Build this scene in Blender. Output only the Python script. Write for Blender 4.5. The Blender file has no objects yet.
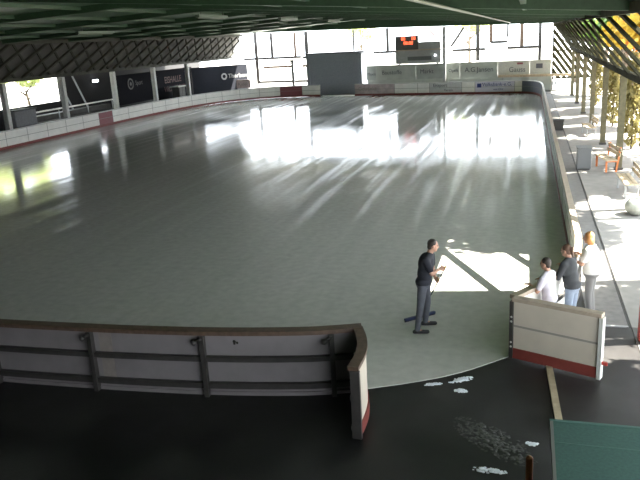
import bpy, bmesh, math, random
from mathutils import Vector as V, Matrix
random.seed(7)
S = bpy.context.scene
C = S.collection
BASE = {}

# ------------------------------------------------------------------ materials
def mat(name, col, rough=0.6, metal=0.0, noise=0.0, nscale=8.0, spec=0.5, emit=None, estr=0.0, trans=0.0):
    m = bpy.data.materials.new(name); m.use_nodes = True
    nt = m.node_tree; b = nt.nodes['Principled BSDF']
    b.inputs['Base Color'].default_value = (*col, 1)
    b.inputs['Roughness'].default_value = rough
    b.inputs['Metallic'].default_value = metal
    b.inputs['Specular IOR Level'].default_value = spec
    if noise > 0:
        tc = nt.nodes.new('ShaderNodeTexCoord'); n = nt.nodes.new('ShaderNodeTexNoise')
        n.inputs['Scale'].default_value = nscale; n.inputs['Detail'].default_value = 6
        r = nt.nodes.new('ShaderNodeValToRGB')
        r.color_ramp.elements[0].position = 0.3; r.color_ramp.elements[1].position = 0.7
        r.color_ramp.elements[0].color = (*[c * (1 - noise) for c in col], 1)
        r.color_ramp.elements[1].color = (*[min(1, c * (1 + noise)) for c in col], 1)
        nt.links.new(tc.outputs['Object'], n.inputs['Vector'])
        nt.links.new(n.outputs['Fac'], r.inputs['Fac']); nt.links.new(r.outputs['Color'], b.inputs['Base Color'])
    if emit:
        b.inputs['Emission Color'].default_value = (*emit, 1); b.inputs['Emission Strength'].default_value = estr
    if trans > 0:
        t = nt.nodes.new('ShaderNodeBsdfTranslucent'); t.inputs['Color'].default_value = (*[min(1, c * 1.5) for c in col], 1)
        mx = nt.nodes.new('ShaderNodeMixShader'); mx.inputs[0].default_value = trans
        out = nt.nodes['Material Output']
        nt.links.new(b.outputs[0], mx.inputs[1]); nt.links.new(t.outputs[0], mx.inputs[2]); nt.links.new(mx.outputs[0], out.inputs[0])
    return m

M = {}
def mk(name, *a, **k): M[name] = mat(name, *a, **k)
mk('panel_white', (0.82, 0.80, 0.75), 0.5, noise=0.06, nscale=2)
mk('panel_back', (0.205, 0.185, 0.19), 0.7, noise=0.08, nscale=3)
mk('panel_patch', (0.23, 0.20, 0.185), 0.7, noise=0.1)
mk('gate_white', (0.54, 0.48, 0.40), 0.5, noise=0.06, nscale=3)
mk('kick_red', (0.20, 0.040, 0.032), 0.5, noise=0.1)
mk('panel_red', (0.24, 0.07, 0.08), 0.5, noise=0.1)
mk('panel_shadowed', (0.16, 0.16, 0.20), 0.6)  # far corner board: its shadow is painted into the panel colour
mk('panel_ad', (0.50, 0.41, 0.41), 0.5, noise=0.2, nscale=2.2)
mk('panel_grey', (0.56, 0.56, 0.55), 0.5, noise=0.08)
mk('panel_lilac', (0.68, 0.65, 0.74), 0.5)
mk('seam', (0.28, 0.26, 0.23), 0.7)
mk('cap_brown', (0.10, 0.062, 0.042), 0.55, noise=0.25, nscale=12)
mk('cap_tan', (0.38, 0.31, 0.24), 0.5, noise=0.15)
mk('cap_grey', (0.5, 0.5, 0.47), 0.5)
mk('steel_dark', (0.040, 0.036, 0.034), 0.5, noise=0.2)
mk('steel_grey', (0.30, 0.31, 0.31), 0.5)
mk('edge_grey', (0.13, 0.13, 0.12), 0.6)
mk('post_pale', (0.50, 0.50, 0.47), 0.6, noise=0.12)
mk('ceiling_green', (0.050, 0.108, 0.056), 0.45, noise=0.15, nscale=1.2)
mk('beam_green', (0.030, 0.066, 0.034), 0.5, noise=0.15)
mk('timber', (0.030, 0.030, 0.020), 0.8, noise=0.3, nscale=5)
mk('timber_dark', (0.046, 0.043, 0.024), 0.9, noise=0.3, nscale=5, spec=0.1)
mk('trailer_grey', (0.17, 0.17, 0.18), 0.7, noise=0.15)
mk('post_olive', (0.12, 0.11, 0.065), 0.8, noise=0.2)
mk('clad_grey', (0.080, 0.078, 0.072), 0.8, noise=0.12, nscale=2)
mk('dark_wall', (0.018, 0.017, 0.018), 0.8, noise=0.2)
mk('near_wall', (0.05, 0.05, 0.05), 0.9)
mk('banner_black', (0.007, 0.007, 0.010), 0.9, spec=0.1)
mk('banner_slate', (0.026, 0.028, 0.036), 0.9, spec=0.1, noise=0.1)
mk('banner_print', (0.42, 0.42, 0.42), 0.6)
mk('banner_dim', (0.035, 0.035, 0.035), 0.6)
mk('print_red', (0.07, 0.022, 0.02), 0.6)
mk('print_dark', (0.10, 0.10, 0.12), 0.6)
mk('print_blue', (0.05, 0.07, 0.26), 0.6)
mk('ad_sage', (0.44, 0.47, 0.42), 0.6, noise=0.12, nscale=1.5)
mk('ad_green', (0.34, 0.37, 0.34), 0.6, noise=0.15, nscale=1.5)
mk('ad_beige', (0.52, 0.51, 0.46), 0.6, noise=0.1)
mk('shed_grey', (0.29, 0.31, 0.35), 0.7, noise=0.08)
mk('shed_dark', (0.05, 0.052, 0.06), 0.7)
mk('booth_grey', (0.30, 0.31, 0.31), 0.6, noise=0.1)
mk('booth_dark', (0.10, 0.105, 0.105), 0.6)
mk('led_red', (0.3, 0.02, 0.01), 0.5, emit=(1.0, 0.10, 0.04), estr=0.55)
mk('lamp_white', (0.8, 0.8, 0.8), 0.5, emit=(0.9, 0.95, 1.0), estr=1.2)
mk('tube_pale', (0.10, 0.14, 0.10), 0.4)
mk('conduit', (0.12, 0.14, 0.10), 0.4)
mk('mat_dark', (0.13, 0.125, 0.12), 0.7, noise=0.2, nscale=6)
mk('forecourt', (0.10, 0.097, 0.093), 0.85, noise=0.2, nscale=3)
mk('concrete', (0.22, 0.21, 0.195), 0.85, noise=0.12, nscale=3)
mk('gravel', (0.44, 0.42, 0.38), 0.9, noise=0.15, nscale=1.5)
mk('wood', (0.34, 0.27, 0.18), 0.6, noise=0.2, nscale=9)
mk('wood_bench', (0.45, 0.36, 0.24), 0.6, noise=0.2, nscale=7)
mk('orange', (0.55, 0.16, 0.04), 0.5)
mk('orange_dark', (0.30, 0.10, 0.035), 0.6)
mk('red_paint', (0.42, 0.05, 0.04), 0.4)
mk('teal', (0.036, 0.092, 0.080), 0.8, noise=0.15, nscale=30)
mk('teal_light', (0.06, 0.13, 0.115), 0.8)
mk('bin_grey', (0.12, 0.125, 0.13), 0.6)
mk('stone', (0.32, 0.33, 0.29), 0.9, noise=0.3, nscale=6)
mk('slush', (0.75, 0.78, 0.84), 0.5, noise=0.1, nscale=20)
mk('slush_dirty', (0.06, 0.06, 0.055), 0.8, noise=0.4, nscale=14)
mk('skin', (0.50, 0.28, 0.20), 0.55)
mk('hair_dark', (0.035, 0.025, 0.02), 0.6)
mk('hair_brown', (0.13, 0.07, 0.045), 0.55)
mk('hair_ginger', (0.55, 0.26, 0.09), 0.5)
mk('shirt_navy', (0.022, 0.023, 0.032), 0.9)
mk('jeans_grey', (0.20, 0.195, 0.19), 0.9)
mk('jeans_dark', (0.095, 0.098, 0.118), 0.9, noise=0.15)
mk('jeans_light', (0.28, 0.33, 0.42), 0.9, noise=0.15)
mk('shoe_black', (0.018, 0.018, 0.02), 0.6)
mk('shirt_lilac', (0.62, 0.58, 0.66), 0.9)
mk('jacket_dark', (0.05, 0.053, 0.058), 0.9, noise=0.1)
mk('shirt_white', (0.75, 0.74, 0.72), 0.9)
mk('glove', (0.03, 0.03, 0.03), 0.8)
mk('eye', (0.02, 0.02, 0.02), 0.2)
mk('lips', (0.33, 0.12, 0.10), 0.5)
mk('squeegee_blue', (0.03, 0.04, 0.11), 0.4)
mk('pole_dark', (0.05, 0.06, 0.06), 0.4)
mk('grip_yellow', (0.65, 0.50, 0.12), 0.5)
mk('grip_white', (0.7, 0.7, 0.65), 0.5)
mk('sticker', (0.02, 0.02, 0.015), 0.6)
mk('bark', (0.11, 0.085, 0.06), 0.9, noise=0.3)
mk('leaf_green', (0.10, 0.17, 0.03), 0.6, trans=0.45)
mk('leaf_yellow', (0.42, 0.30, 0.04), 0.6, trans=0.5)
mk('leaf_orange', (0.46, 0.17, 0.03), 0.6, trans=0.5)
mk('leaf_glare', (0.46, 0.50, 0.27), 0.6, trans=0.5)  # overexposed glare painted into the leaf colour
mk('facade', (0.62, 0.58, 0.50), 0.8)
mk('crate_black', (0.03, 0.03, 0.03), 0.6)

def rink_material():
    m = bpy.data.materials.new('wet_rink_concrete'); m.use_nodes = True
    nt = m.node_tree; N = nt.nodes; L = nt.links; b = N['Principled BSDF']
    tc = N.new('ShaderNodeTexCoord')
    def noise(scale, sx, sy, det=5, rot=0.0):
        mp = N.new('ShaderNodeMapping'); mp.inputs['Scale'].default_value = (sx, sy, 1); mp.inputs['Rotation'].default_value = (0, 0, rot)
        n = N.new('ShaderNodeTexNoise'); n.inputs['Scale'].default_value = scale; n.inputs['Detail'].default_value = det
        L.new(tc.outputs['Object'], mp.inputs[0]); L.new(mp.outputs[0], n.inputs['Vector']); return n.outputs['Fac']
    def ramp(src, p0, v0, p1, v1):
        r = N.new('ShaderNodeMapRange'); r.inputs[1].default_value = p0; r.inputs[2].default_value = p1
        r.inputs[3].default_value = v0; r.inputs[4].default_value = v1; L.new(src, r.inputs[0]); return r.outputs[0]
    streak = noise(1.0, 2.4, 0.09, 6, 0.04)
    patch = noise(0.16, 1, 1, 3)
    fine = noise(5.0, 1, 1, 6)
    # dry streaks pulled along the rink, wet film between
    r1 = ramp(streak, 0.48, 0.075, 0.70, 0.22)
    r2 = ramp(patch, 0.35, -0.02, 0.65, 0.06)
    ad = N.new('ShaderNodeMath'); ad.operation = 'ADD'; ad.use_clamp = True; L.new(r1, ad.inputs[0]); L.new(r2, ad.inputs[1])
    L.new(ad.outputs[0], b.inputs['Roughness'])
    cr = N.new('ShaderNodeValToRGB'); cr.color_ramp.elements[0].color = (0.49, 0.48, 0.45, 1); cr.color_ramp.elements[1].color = (0.60, 0.585, 0.55, 1)
    mix = N.new('ShaderNodeMath'); mix.operation = 'ADD'
    s1 = N.new('ShaderNodeMath'); s1.operation = 'MULTIPLY'; s1.inputs[1].default_value = 0.3; L.new(streak, s1.inputs[0])
    s2 = N.new('ShaderNodeMath'); s2.operation = 'MULTIPLY'; s2.inputs[1].default_value = 0.7; L.new(fine, s2.inputs[0])
    L.new(s1.outputs[0], mix.inputs[0]); L.new(s2.outputs[0], mix.inputs[1]); L.new(mix.outputs[0], cr.inputs[0])
    cr.color_ramp.elements[0].position = 0.32; cr.color_ramp.elements[1].position = 0.68
    L.new(cr.outputs[0], b.inputs['Base Color'])
    b.inputs['IOR'].default_value = 1.40
    bp = N.new('ShaderNodeBump'); bp.inputs['Strength'].default_value = 0.03; bp.inputs['Distance'].default_value = 0.02
    L.new(fine, bp.inputs['Height']); L.new(bp.outputs[0], b.inputs['Normal'])
    return m
M['rink'] = rink_material()

def asphalt_material():
    m = bpy.data.materials.new('wet_dark_asphalt'); m.use_nodes = True
    nt = m.node_tree; N = nt.nodes; L = nt.links; b = N['Principled BSDF']
    tc = N.new('ShaderNodeTexCoord')
    n = N.new('ShaderNodeTexNoise'); n.inputs['Scale'].default_value = 0.55; n.inputs['Detail'].default_value = 7
    f = N.new('ShaderNodeTexNoise'); f.inputs['Scale'].default_value = 30; f.inputs['Detail'].default_value = 3
    L.new(tc.outputs['Object'], n.inputs['Vector']); L.new(tc.outputs['Object'], f.inputs['Vector'])
    r = N.new('ShaderNodeValToRGB')
    r.color_ramp.elements[0].position = 0.42; r.color_ramp.elements[1].position = 0.62
    r.color_ramp.elements[0].color = (0.008, 0.007, 0.008, 1); r.color_ramp.elements[1].color = (0.040, 0.037, 0.035, 1)
    L.new(n.outputs['Fac'], r.inputs[0])
    mx = N.new('ShaderNodeMixRGB'); mx.blend_type = 'MULTIPLY'; mx.inputs[0].default_value = 0.5
    L.new(r.outputs[0], mx.inputs[1]); L.new(f.outputs['Fac'], mx.inputs[2]); L.new(mx.outputs[0], b.inputs['Base Color'])
    q = N.new('ShaderNodeMapRange'); q.inputs[1].default_value = 0.4; q.inputs[2].default_value = 0.65; q.inputs[3].default_value = 0.45; q.inputs[4].default_value = 0.85
    L.new(n.outputs['Fac'], q.inputs[0]); L.new(q.outputs[0], b.inputs['Roughness'])
    return m
M['asphalt'] = asphalt_material()

# ------------------------------------------------------------------ helpers
class MB:
    def __init__(s): s.v = []; s.f = []
    def add(s, vs, fs):
        o = len(s.v); s.v += [V(p) for p in vs]; s.f += [tuple(i + o for i in f) for f in fs]; return s
    def box(s, lo, hi):
        x0, y0, z0 = lo; x1, y1, z1 = hi
        return s.add([(x0, y0, z0), (x1, y0, z0), (x1, y1, z0), (x0, y1, z0), (x0, y0, z1), (x1, y0, z1), (x1, y1, z1), (x0, y1, z1)],
                     [(3, 2, 1, 0), (4, 5, 6, 7), (0, 1, 5, 4), (1, 2, 6, 5), (2, 3, 7, 6), (3, 0, 4, 7)])
    def bar(s, a, b, w, h, up=(0, 0, 1)):
        a, b = V(a), V(b); d = (b - a).normalized(); x = d.cross(V(up))
        if x.length < 1e-5: x = d.cross(V((1, 0, 0)))
        x.normalize(); y = x.cross(d); p = []
        for e in (a, b):
            for i, j in ((-1, -1), (1, -1), (1, 1), (-1, 1)): p.append(e + x * (i * w / 2) + y * (j * h / 2))
        return s.add(p, [(0, 1, 2, 3), (7, 6, 5, 4), (0, 4, 5, 1), (1, 5, 6, 2), (2, 6, 7, 3), (3, 7, 4, 0)])
    def tube(s, a, b, r0, r1=None, n=10):
        r1 = r0 if r1 is None else r1
        a, b = V(a), V(b); d = (b - a).normalized(); x = d.cross(V((0, 0, 1)))
        if x.length < 1e-4: x = V((1, 0, 0))
        x.normalize(); y = d.cross(x); p = []
        for e, r in ((a, r0), (b, r1)):
            for i in range(n): t = 2 * math.pi * i / n; p.append(e + (x * math.cos(t) + y * math.sin(t)) * r)
        return s.add(p, [tuple(range(n))[::-1], tuple(range(n, 2 * n))] + [(i, (i + 1) % n, n + (i + 1) % n, n + i) for i in range(n)])
    def ball(s, c, r, nu=14, nv=9, R=None):
        c = V(c); r = V(r) if hasattr(r, '__len__') else V((r, r, r)); p = [V((0, 0, r.z))]
        for j in range(1, nv):
            t = math.pi * j / nv
            for i in range(nu): q = 2 * math.pi * i / nu; p.append(V((r.x * math.sin(t) * math.cos(q), r.y * math.sin(t) * math.sin(q), r.z * math.cos(t))))
        p.append(V((0, 0, -r.z))); f = []
        for i in range(nu): f.append((0, 1 + i, 1 + (i + 1) % nu))
        for j in range(nv - 2):
            for i in range(nu): a = 1 + j * nu; f.append((a + i, a + nu + i, a + nu + (i + 1) % nu, a + (i + 1) % nu))
        l = len(p) - 1; a = 1 + (nv - 2) * nu
        for i in range(nu): f.append((l, a + (i + 1) % nu, a + i))
        return s.add([(R @ q if R else q) + c for q in p], f)
    def cap(s, a, ra, b, rb):
        s.tube(a, b, ra, rb, 14); s.ball(a, ra); s.ball(b, rb); return s
    def sweep(s, path, off0, off1, z0, z1):
        """solid wall along path (list of (x,y)), between lateral offsets off0..off1, heights z0..z1"""
        P = offs(path, off0); Q = offs(path, off1); n = len(P)
        for i in range(n):
            s.v += [V((*P[i], z0)), V((*Q[i], z0)), V((*Q[i], z1)), V((*P[i], z1))]
        o = len(s.v) - 4 * n
        for i in range(n - 1):
            a = o + 4 * i; b = a + 4
            for k in range(4): s.f.append((a + k, a + (k + 1) % 4, b + (k + 1) % 4, b + k))
        s.f.append((o + 3, o + 2, o + 1, o)); e = o + 4 * (n - 1); s.f.append((e, e + 1, e + 2, e + 3))
        return s
    def prism(s, poly, z0, z1):
        n = len(poly)
        return s.add([(x, y, z0) for x, y in poly] + [(x, y, z1) for x, y in poly],
                     [tuple(range(n))[::-1], tuple(range(n, 2 * n))] + [(i, (i + 1) % n, n + (i + 1) % n, n + i) for i in range(n)])
    def build(s, name, material, parent=None, smooth=False, bevel=0.0, fix=True):
        b = base(parent)
        me = bpy.data.meshes.new(name); me.from_pydata([p - b for p in s.v], [], s.f)
        if fix:
            bm = bmesh.new(); bm.from_mesh(me); bmesh.ops.recalc_face_normals(bm, faces=bm.faces); bm.to_mesh(me); bm.free()
        for m in (material if isinstance(material, list) else [material]): me.materials.append(m)
        if smooth:
            for p in me.polygons: p.use_smooth = True
        o = bpy.data.objects.new(name, me); C.objects.link(o)
        if parent: o.parent = parent
        if bevel > 0:
            m = o.modifiers.new('bevel', 'BEVEL'); m.width = bevel; m.segments = 2; m.limit_method = 'ANGLE'
        return o
def base(o):
    while o is not None:
        if o.name in BASE: return BASE[o.name]
        o = o.parent
    return V((0, 0, 0))
def offs(path, d):
    """shift a polyline to its right by d"""
    out = []
    for i, p in enumerate(path):
        a = V(path[max(i - 1, 0)]); b = V(path[min(i + 1, len(path) - 1)]); t = (b - a).normalized()
        out.append((p[0] + t.y * d, p[1] - t.x * d))
    return out
def tag(o, label, cat, group=None):
    o['label'] = label; o['category'] = cat
    if group: o['group'] = group
    return o
def thing(name, loc, label, cat, group=None):
    o = bpy.data.objects.new(name, None); C.objects.link(o); o.location = loc; o.empty_display_size = 0.2
    BASE[o.name] = V(loc); return tag(o, label, cat, group)
def struct(o): o['kind'] = 'structure'; return o
def curve(pts, step):
    """Catmull-Rom through pts, resampled about every step"""
    P = [V(p) for p in pts]; P = [P[0] * 2 - P[1]] + P + [P[-1] * 2 - P[-2]]; out = []
    for i in range(1, len(P) - 2):
        n = max(1, int(round((P[i + 1] - P[i]).length / step)))
        for k in range(n):
            t = k / n; a, b, c, d = P[i - 1:i + 3]
            out.append(tuple(0.5 * ((2 * b) + (c - a) * t + (2 * a - 5 * b + 4 * c - d) * t * t + (3 * b - a - 3 * c + d) * t ** 3)))
    out.append(tuple(P[-2])); return out
def cut(path, length):
    """split polyline into pieces of about the given length"""
    P = [V(p) for p in path]; tot = sum((P[i + 1] - P[i]).length for i in range(len(P) - 1))
    n = max(1, round(tot / length)); return splitn(path, [tot * k / n for k in range(1, n)])
def splitn(path, dists):
    P = [V(p) for p in path]; res = []; cur = [P[0]]; acc = 0; D = list(dists)
    for i in range(len(P) - 1):
        a, b = P[i], P[i + 1]; l = (b - a).length
        while D and acc + l > D[0] + 1e-6:
            q = a + (b - a) * ((D.pop(0) - acc) / l); cur.append(q); res.append(cur); cur = [q]
        if (b - cur[-1]).length > 1e-4: cur.append(b)
        acc += l
    res.append(cur); return [[tuple(p) for p in c] for c in res]
def text(name, s, size, org, right, up, material, parent, depth=0.01, align='LEFT'):
    """flat lettering as a mesh, lying on the plane spanned by right and up"""
    cu = bpy.data.curves.new('t', 'FONT'); cu.body = s; cu.size = size; cu.extrude = depth / 2; cu.align_x = align
    t = bpy.data.objects.new('t', cu); C.objects.link(t)
    me = bpy.data.meshes.new_from_object(t.evaluated_get(bpy.context.evaluated_depsgraph_get()))
    bpy.data.objects.remove(t); bpy.data.curves.remove(cu)
    r = V(right).normalized(); u = V(up).normalized(); n = r.cross(u); b = base(parent)
    for v in me.vertices: c = v.co.copy(); v.co = V(org) + r * c.x + u * c.y + n * c.z - b
    me.name = name; me.materials.clear(); me.materials.append(material)
    o = bpy.data.objects.new(name, me); C.objects.link(o); o.parent = parent; return o

# ------------------------------------------------------------------ layout (metres; rink's right board at x = 0)
farL = [(-22.3, 67.56), (-25.0, 67.25), (-27.4, 65.9), (-29.3, 63.2), (-30.45, 59.5), (-31.0, 54.5), (-31.18, 50)]
LEFT = [(-31.18, 50), (-31.18, 18)]
NEARL = [(-31.18, 18), (-29.5, 12.2), (-24, 9.2), (-16, 9.1), (-10, 9.15), (-8.0, 9.2), (-7.0, 9.25), (-6, 9.33), (-5, 9.46), (-4.1, 9.64), (-3.45, 9.86)]
GAP = [(-3.45, 9.86), (-2.62, 10.28), (-2.0, 10.7), (-1.24, 11.45)]
NEARR = [(-1.24, 11.45), (-0.95, 11.9), (-0.66, 12.4), (-0.32, 13.2), (-0.08, 14.2), (0, 15.2)]
RIGHT = [(0, 15.2), (0, 57.5)]
FARR = [(0, 57.5), (-0.12, 60.2), (-0.62, 62.2), (-1.52, 63.3)]
def far_y(x, off=0.0): return 67.5 - 0.205 * (x + 22) + off
def ceil_z(x):
    return 7.0 + (x + 14.5) * (5.80 - 7.0) / (0.98 + 14.5) if x > -14.5 else 7.0 + (x + 14.5) * (7.0 - 6.30) / (30.4 - 14.5)
def eave_z(x): return 5.60 + 0.03 * (0.9 - x)
FAR = [(-1.52, 63.3), (-22.3, 67.56)]
outline = curve(farL, 1.0)[:-1] + LEFT[:1] + curve(NEARL, 0.6)[:-1] + curve(GAP, 0.3)[:-1] + curve(NEARR, 0.4)[:-1] + RIGHT[:1] + curve(FARR, 0.8)

# ground and floors
g = MB().add([(-120, -60, -0.06), (120, -60, -0.06), (120, 220, -0.06), (-120, 220, -0.06)], [(0, 1, 2, 3)])
struct(g.build('ground', M['gravel']))
f = MB().box((-40, -8, -0.05), (0.85, far_y(-22, 3.5), 0.0))
struct(f.build('floor', M['asphalt']))
f = MB().prism(outline, -0.04, 0.012)
struct(f.build('rink_floor', M['rink']))
f = MB().box((0.86, 13.0, -0.05), (3.6, 75, 0.005)); struct(f.build('walkway', M['concrete']))
f = MB().box((0.12, 13.05, 0.0), (0.80, 62, 0.012)); struct(f.build('walkway_mat', M['mat_dark']))
f = MB().box((0.36, 12.98, 0.0), (0.80, 13.04, 0.02)); struct(f.build('threshold_strip', M['steel_grey']))
f = MB().box((0.86, -8, -0.05), (3.6, 12.97, 0.004)); struct(f.build('forecourt', M['forecourt']))

# ceiling
xa, xb = -30.6, 1.70  # right overhang widened out of view to cut off the sun patch
cm = MB(); XS = [xa, -14.5, xb]
v = []
for x in XS:
    for y in (-8, far_y(x, 3.0)):
        v += [(x, y, ceil_z(x)), (x, y, ceil_z(x) + 0.3)]
fs = []
for a in (0, 4):
    b = a + 4; fs += [(a, a + 2, b + 2, b), (a + 1, b + 1, b + 3, a + 3), (a, b, b + 1, a + 1), (a + 2, a + 3, b + 3, b + 2)]
fs += [(0, 1, 3, 2), (8, 10, 11, 9)]
cm.add(v, fs)
struct(cm.build('ceiling', M['ceiling_green']))
for y in [4, 10.3, 16.6, 22.9, 29.2, 35.5, 41.8, 48.1, 54.4, 60.7]:
    b = MB()
    for x0, x1 in ((xa, -14.5), (-14.5, xb)): b.bar((x0, y, ceil_z(x0) - 0.11), (x1, y, ceil_z(x1) - 0.11), 0.26, 0.22)
    struct(b.build('ceiling_beam', M['beam_green']))
for x in [-27.4, -24.6, -21.8, -19, -16.2, -11.6, -8.8, -6.0, -1.2]:
    b = MB().bar((x, -7.5, ceil_z(x) - 0.06), (x, far_y(x, 2.9), ceil_z(x) - 0.06), 0.12, 0.12)
    struct(b.build('ceiling_purlin', M['beam_green']))
b = MB(); v = []
for x in XS:
    for o_ in (2.85, 3.1):
        v += [(x, far_y(x, o_), eave_z(x)), (x, far_y(x, o_), ceil_z(x) + 0.1)]
b.add(v, fs); struct(b.build('ceiling_fascia', M['beam_green']))

# strip lights and conduit under the ceiling
for x, y, lab in [(-22.0, 31.0, 'unlit pale strip light under the green ceiling, furthest left'), (-14.9, 29.5, 'unlit pale strip light on the ceiling, nearest of the middle row'),
               (-14.9, 40.5, 'unlit pale strip light on the ceiling, second of the middle row'), (-14.9, 51.0, 'unlit pale strip light on the ceiling, furthest of the middle row')]:
    z = ceil_z(x) - 0.42
    t = thing('strip_light', (x, y, z), lab, 'ceiling light', 'strip lights on the ceiling')
    MB().box((x - 0.09, y, z), (x + 0.09, y + 3.2, z + 0.13)).build('housing', M['tube_pale'], t, bevel=0.01)
    MB().tube((x, y + 0.05, z - 0.02), (x, y + 3.15, z - 0.02), 0.02).build('tube', M['conduit'], t)
    for q in (0.4, 2.8): MB().tube((x, y + q, z + 0.13), (x, y + q, ceil_z(x) - 0.01), 0.012).build('hanger', M['steel_dark'], t)
o = MB().tube((-2.6, 4, ceil_z(-2.6) - 0.26), (-2.6, 65, ceil_z(-2.6) - 0.26), 0.03).build('ceiling_conduit', M['conduit'])
tag(o, 'thin pale pipe running lengthwise under the green ceiling', 'pipe')

# lattice walls leaning outwards below the ceiling
def lattice(xt, zt, xo, zo, y0, y1, b1, b2, sp, w1, w2, material, side):
    """two families of crossing timbers between the top line (xt, zt) and bottom line (xo, zo)"""
    H = zt - zo
    def clip(ya, yb, nx):
        a = V((xt + nx, ya, zt)); b = V((xo + nx, yb, zo)); t0, t1 = 0.0, 1.0
        d = yb - ya
        for lim, sgn in ((y0, 1), (y1, -1)):
            fa, fb = sgn * (ya - lim), sgn * (yb - lim)
            if fa < 0 and fb < 0: return None
            if fa < 0: t0 = max(t0, fa / (fa - fb))
            if fb < 0: t1 = min(t1, fa / (fa - fb))
        return (a.lerp(b, t0), a.lerp(b, t1)) if t1 - t0 > 0.05 else None
    n = V((zt - zo, 0, xo - xt)).normalized() * (1 if side > 0 else 1)
    t = thing('lattice_wall', ((xt + xo) / 2, (y0 + y1) / 2, zo), 'dark timber lattice wall leaning outward along the sunny right side' if side > 0 else 'dark crossed lattice band above the left boards, clad in grey', 'lattice')
    y = y0 - b1 * H + (1.0 if side > 0 else 0)
    while y < y1 + b1 * H:
        for b, w, nx in ((-b1, w1, 0.0), (b2, w2, 0.12 * side)):
            c = clip(y, y + b * H, nx)
            if c and side > 0 and b > 0 and min(c[0].y, c[1].y) < 27: continue
            if c: MB().bar(c[0], c[1], w, 0.08 if side > 0 else 0.14, up=n).build('timber', material, t)
        y += sp
    MB().bar((xo, y0, zo), (xo, y1, zo), 0.16, 0.22).build('bottom_rail', material, t)
    MB().bar((xt, y0, zt - 0.06), (xt, y1, zt - 0.06), 0.16, 0.22).build('top_rail', material, t)
    return t
lat_r = lattice(0.98, 5.70, 2.30, 3.60, 8.85, 65.3, 3.1, 3.1, 3.3, 0.19, 0.06, M['timber_dark'], 1)
lat_l = lattice(-30.0, 6.22, -31.4, 3.98, 24.0, 72.3, 1.5, 1.5, 1.75, 0.13, 0.11, M['timber'], -1)
c = MB(); k1, k2 = 0.12, 0.12 + 0.473 * 2.0
c.add([(0.98 + q + k, y, z) for k in (0.1, 0.16) for q, z in ((0.0, 5.72), (0.63 * 1.6, 4.12)) for y in (8.85, 15.5)], [(0, 1, 3, 2), (4, 6, 7, 5), (0, 4, 5, 1), (2, 3, 7, 6), (0, 2, 6, 4), (1, 5, 7, 3)])
c.build('cladding', M['clad_grey'], lat_r)  # added sheet, out of view, blocks sun to shape the floor patch
c = MB(); xt, zt, xo, zo = -30.30, 6.45, -31.75, 4.0
c.add([(xt, -1, zt), (xo, -1, zo), (xo, 73.0, zo), (xt, 72.8, zt), (xt - 0.1, -1, zt), (xo - 0.1, -1, zo), (xo - 0.1, 73.0, zo), (xt - 0.1, 72.8, zt)],
      [(0, 1, 2, 3), (7, 6, 5, 4), (0, 4, 5, 1), (1, 5, 6, 2), (2, 6, 7, 3), (3, 7, 4, 0)])
c.build('cladding', M['clad_grey'], lat_l)

t = thing('lattice_screen', (2.5, 66.0, 0), 'dark slatted timber screen closing the far end of the right walkway', 'screen')
for k in range(-9, 8):
    a, b = V((1.0 + k * 0.48, 66.0, 5.6)), V((1.0 + k * 0.48 + 3.4, 66.0, 1.0)); t0 = max(0.0, (0.95 - a.x) / 3.4); t1 = min(1.0, (4.2 - a.x) / 3.4)
    if t1 - t0 > 0.05: MB().bar(a.lerp(b, t0), a.lerp(b, t1), 0.27, 0.08, up=(0, 1, 0)).build('slat', M['timber_dark'], t)
for x in (0.98, 2.6, 4.2): MB().box((x - 0.06, 66.06, 0), (x + 0.06, 66.18, 5.6)).build('post', M['timber_dark'], t)
for z in (5.55, 3.3, 1.0): MB().box((0.92, 66.06, z - 0.06), (4.26, 66.16, z + 0.06)).build('rail', M['timber_dark'], t)

# posts carrying the two lattices
for i, y in enumerate([36.8, 42.7, 49.1, 55.4, 61.8]):
    lab = ['pale concrete post behind left boards at the left picture edge', 'pale concrete post at the end of the bright left opening', 'pale concrete post behind the left boards beside the red board panel',
           'pale concrete post between the two dark banners on the left', 'pale concrete post behind the curve of the left boards'][i]
    t = thing('concrete_post', (-31.62, y, 0), lab, 'post', 'posts along the left side')
    MB().box((-31.78, y - 0.16, 0), (-31.46, y + 0.16, 3.84)).build('shaft', M['post_pale'], t, bevel=0.02)
    MB().box((-31.85, y - 0.22, 0), (-31.39, y + 0.22, 0.12)).build('foot', M['post_pale'], t)
for i, y in enumerate([15.8, 22.2, 28.5, 34.8, 41.1, 47.4, 53.7, 60.0]):
    t = thing('timber_post', (2.30, y, 0), 'dark timber post under the right lattice wall, ' + ['nearest', 'second', 'third', 'fourth', 'fifth', 'sixth', 'seventh', 'furthest'][i] + ' from the camera', 'post', 'posts along the right side')
    MB().box((2.19, y - 0.11, 0.1), (2.41, y + 0.11, 3.48)).build('shaft', M['post_olive'], t)
    MB().box((2.15, y - 0.15, 0.0), (2.45, y + 0.15, 0.1)).build('foot', M['steel_dark'], t)

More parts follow.
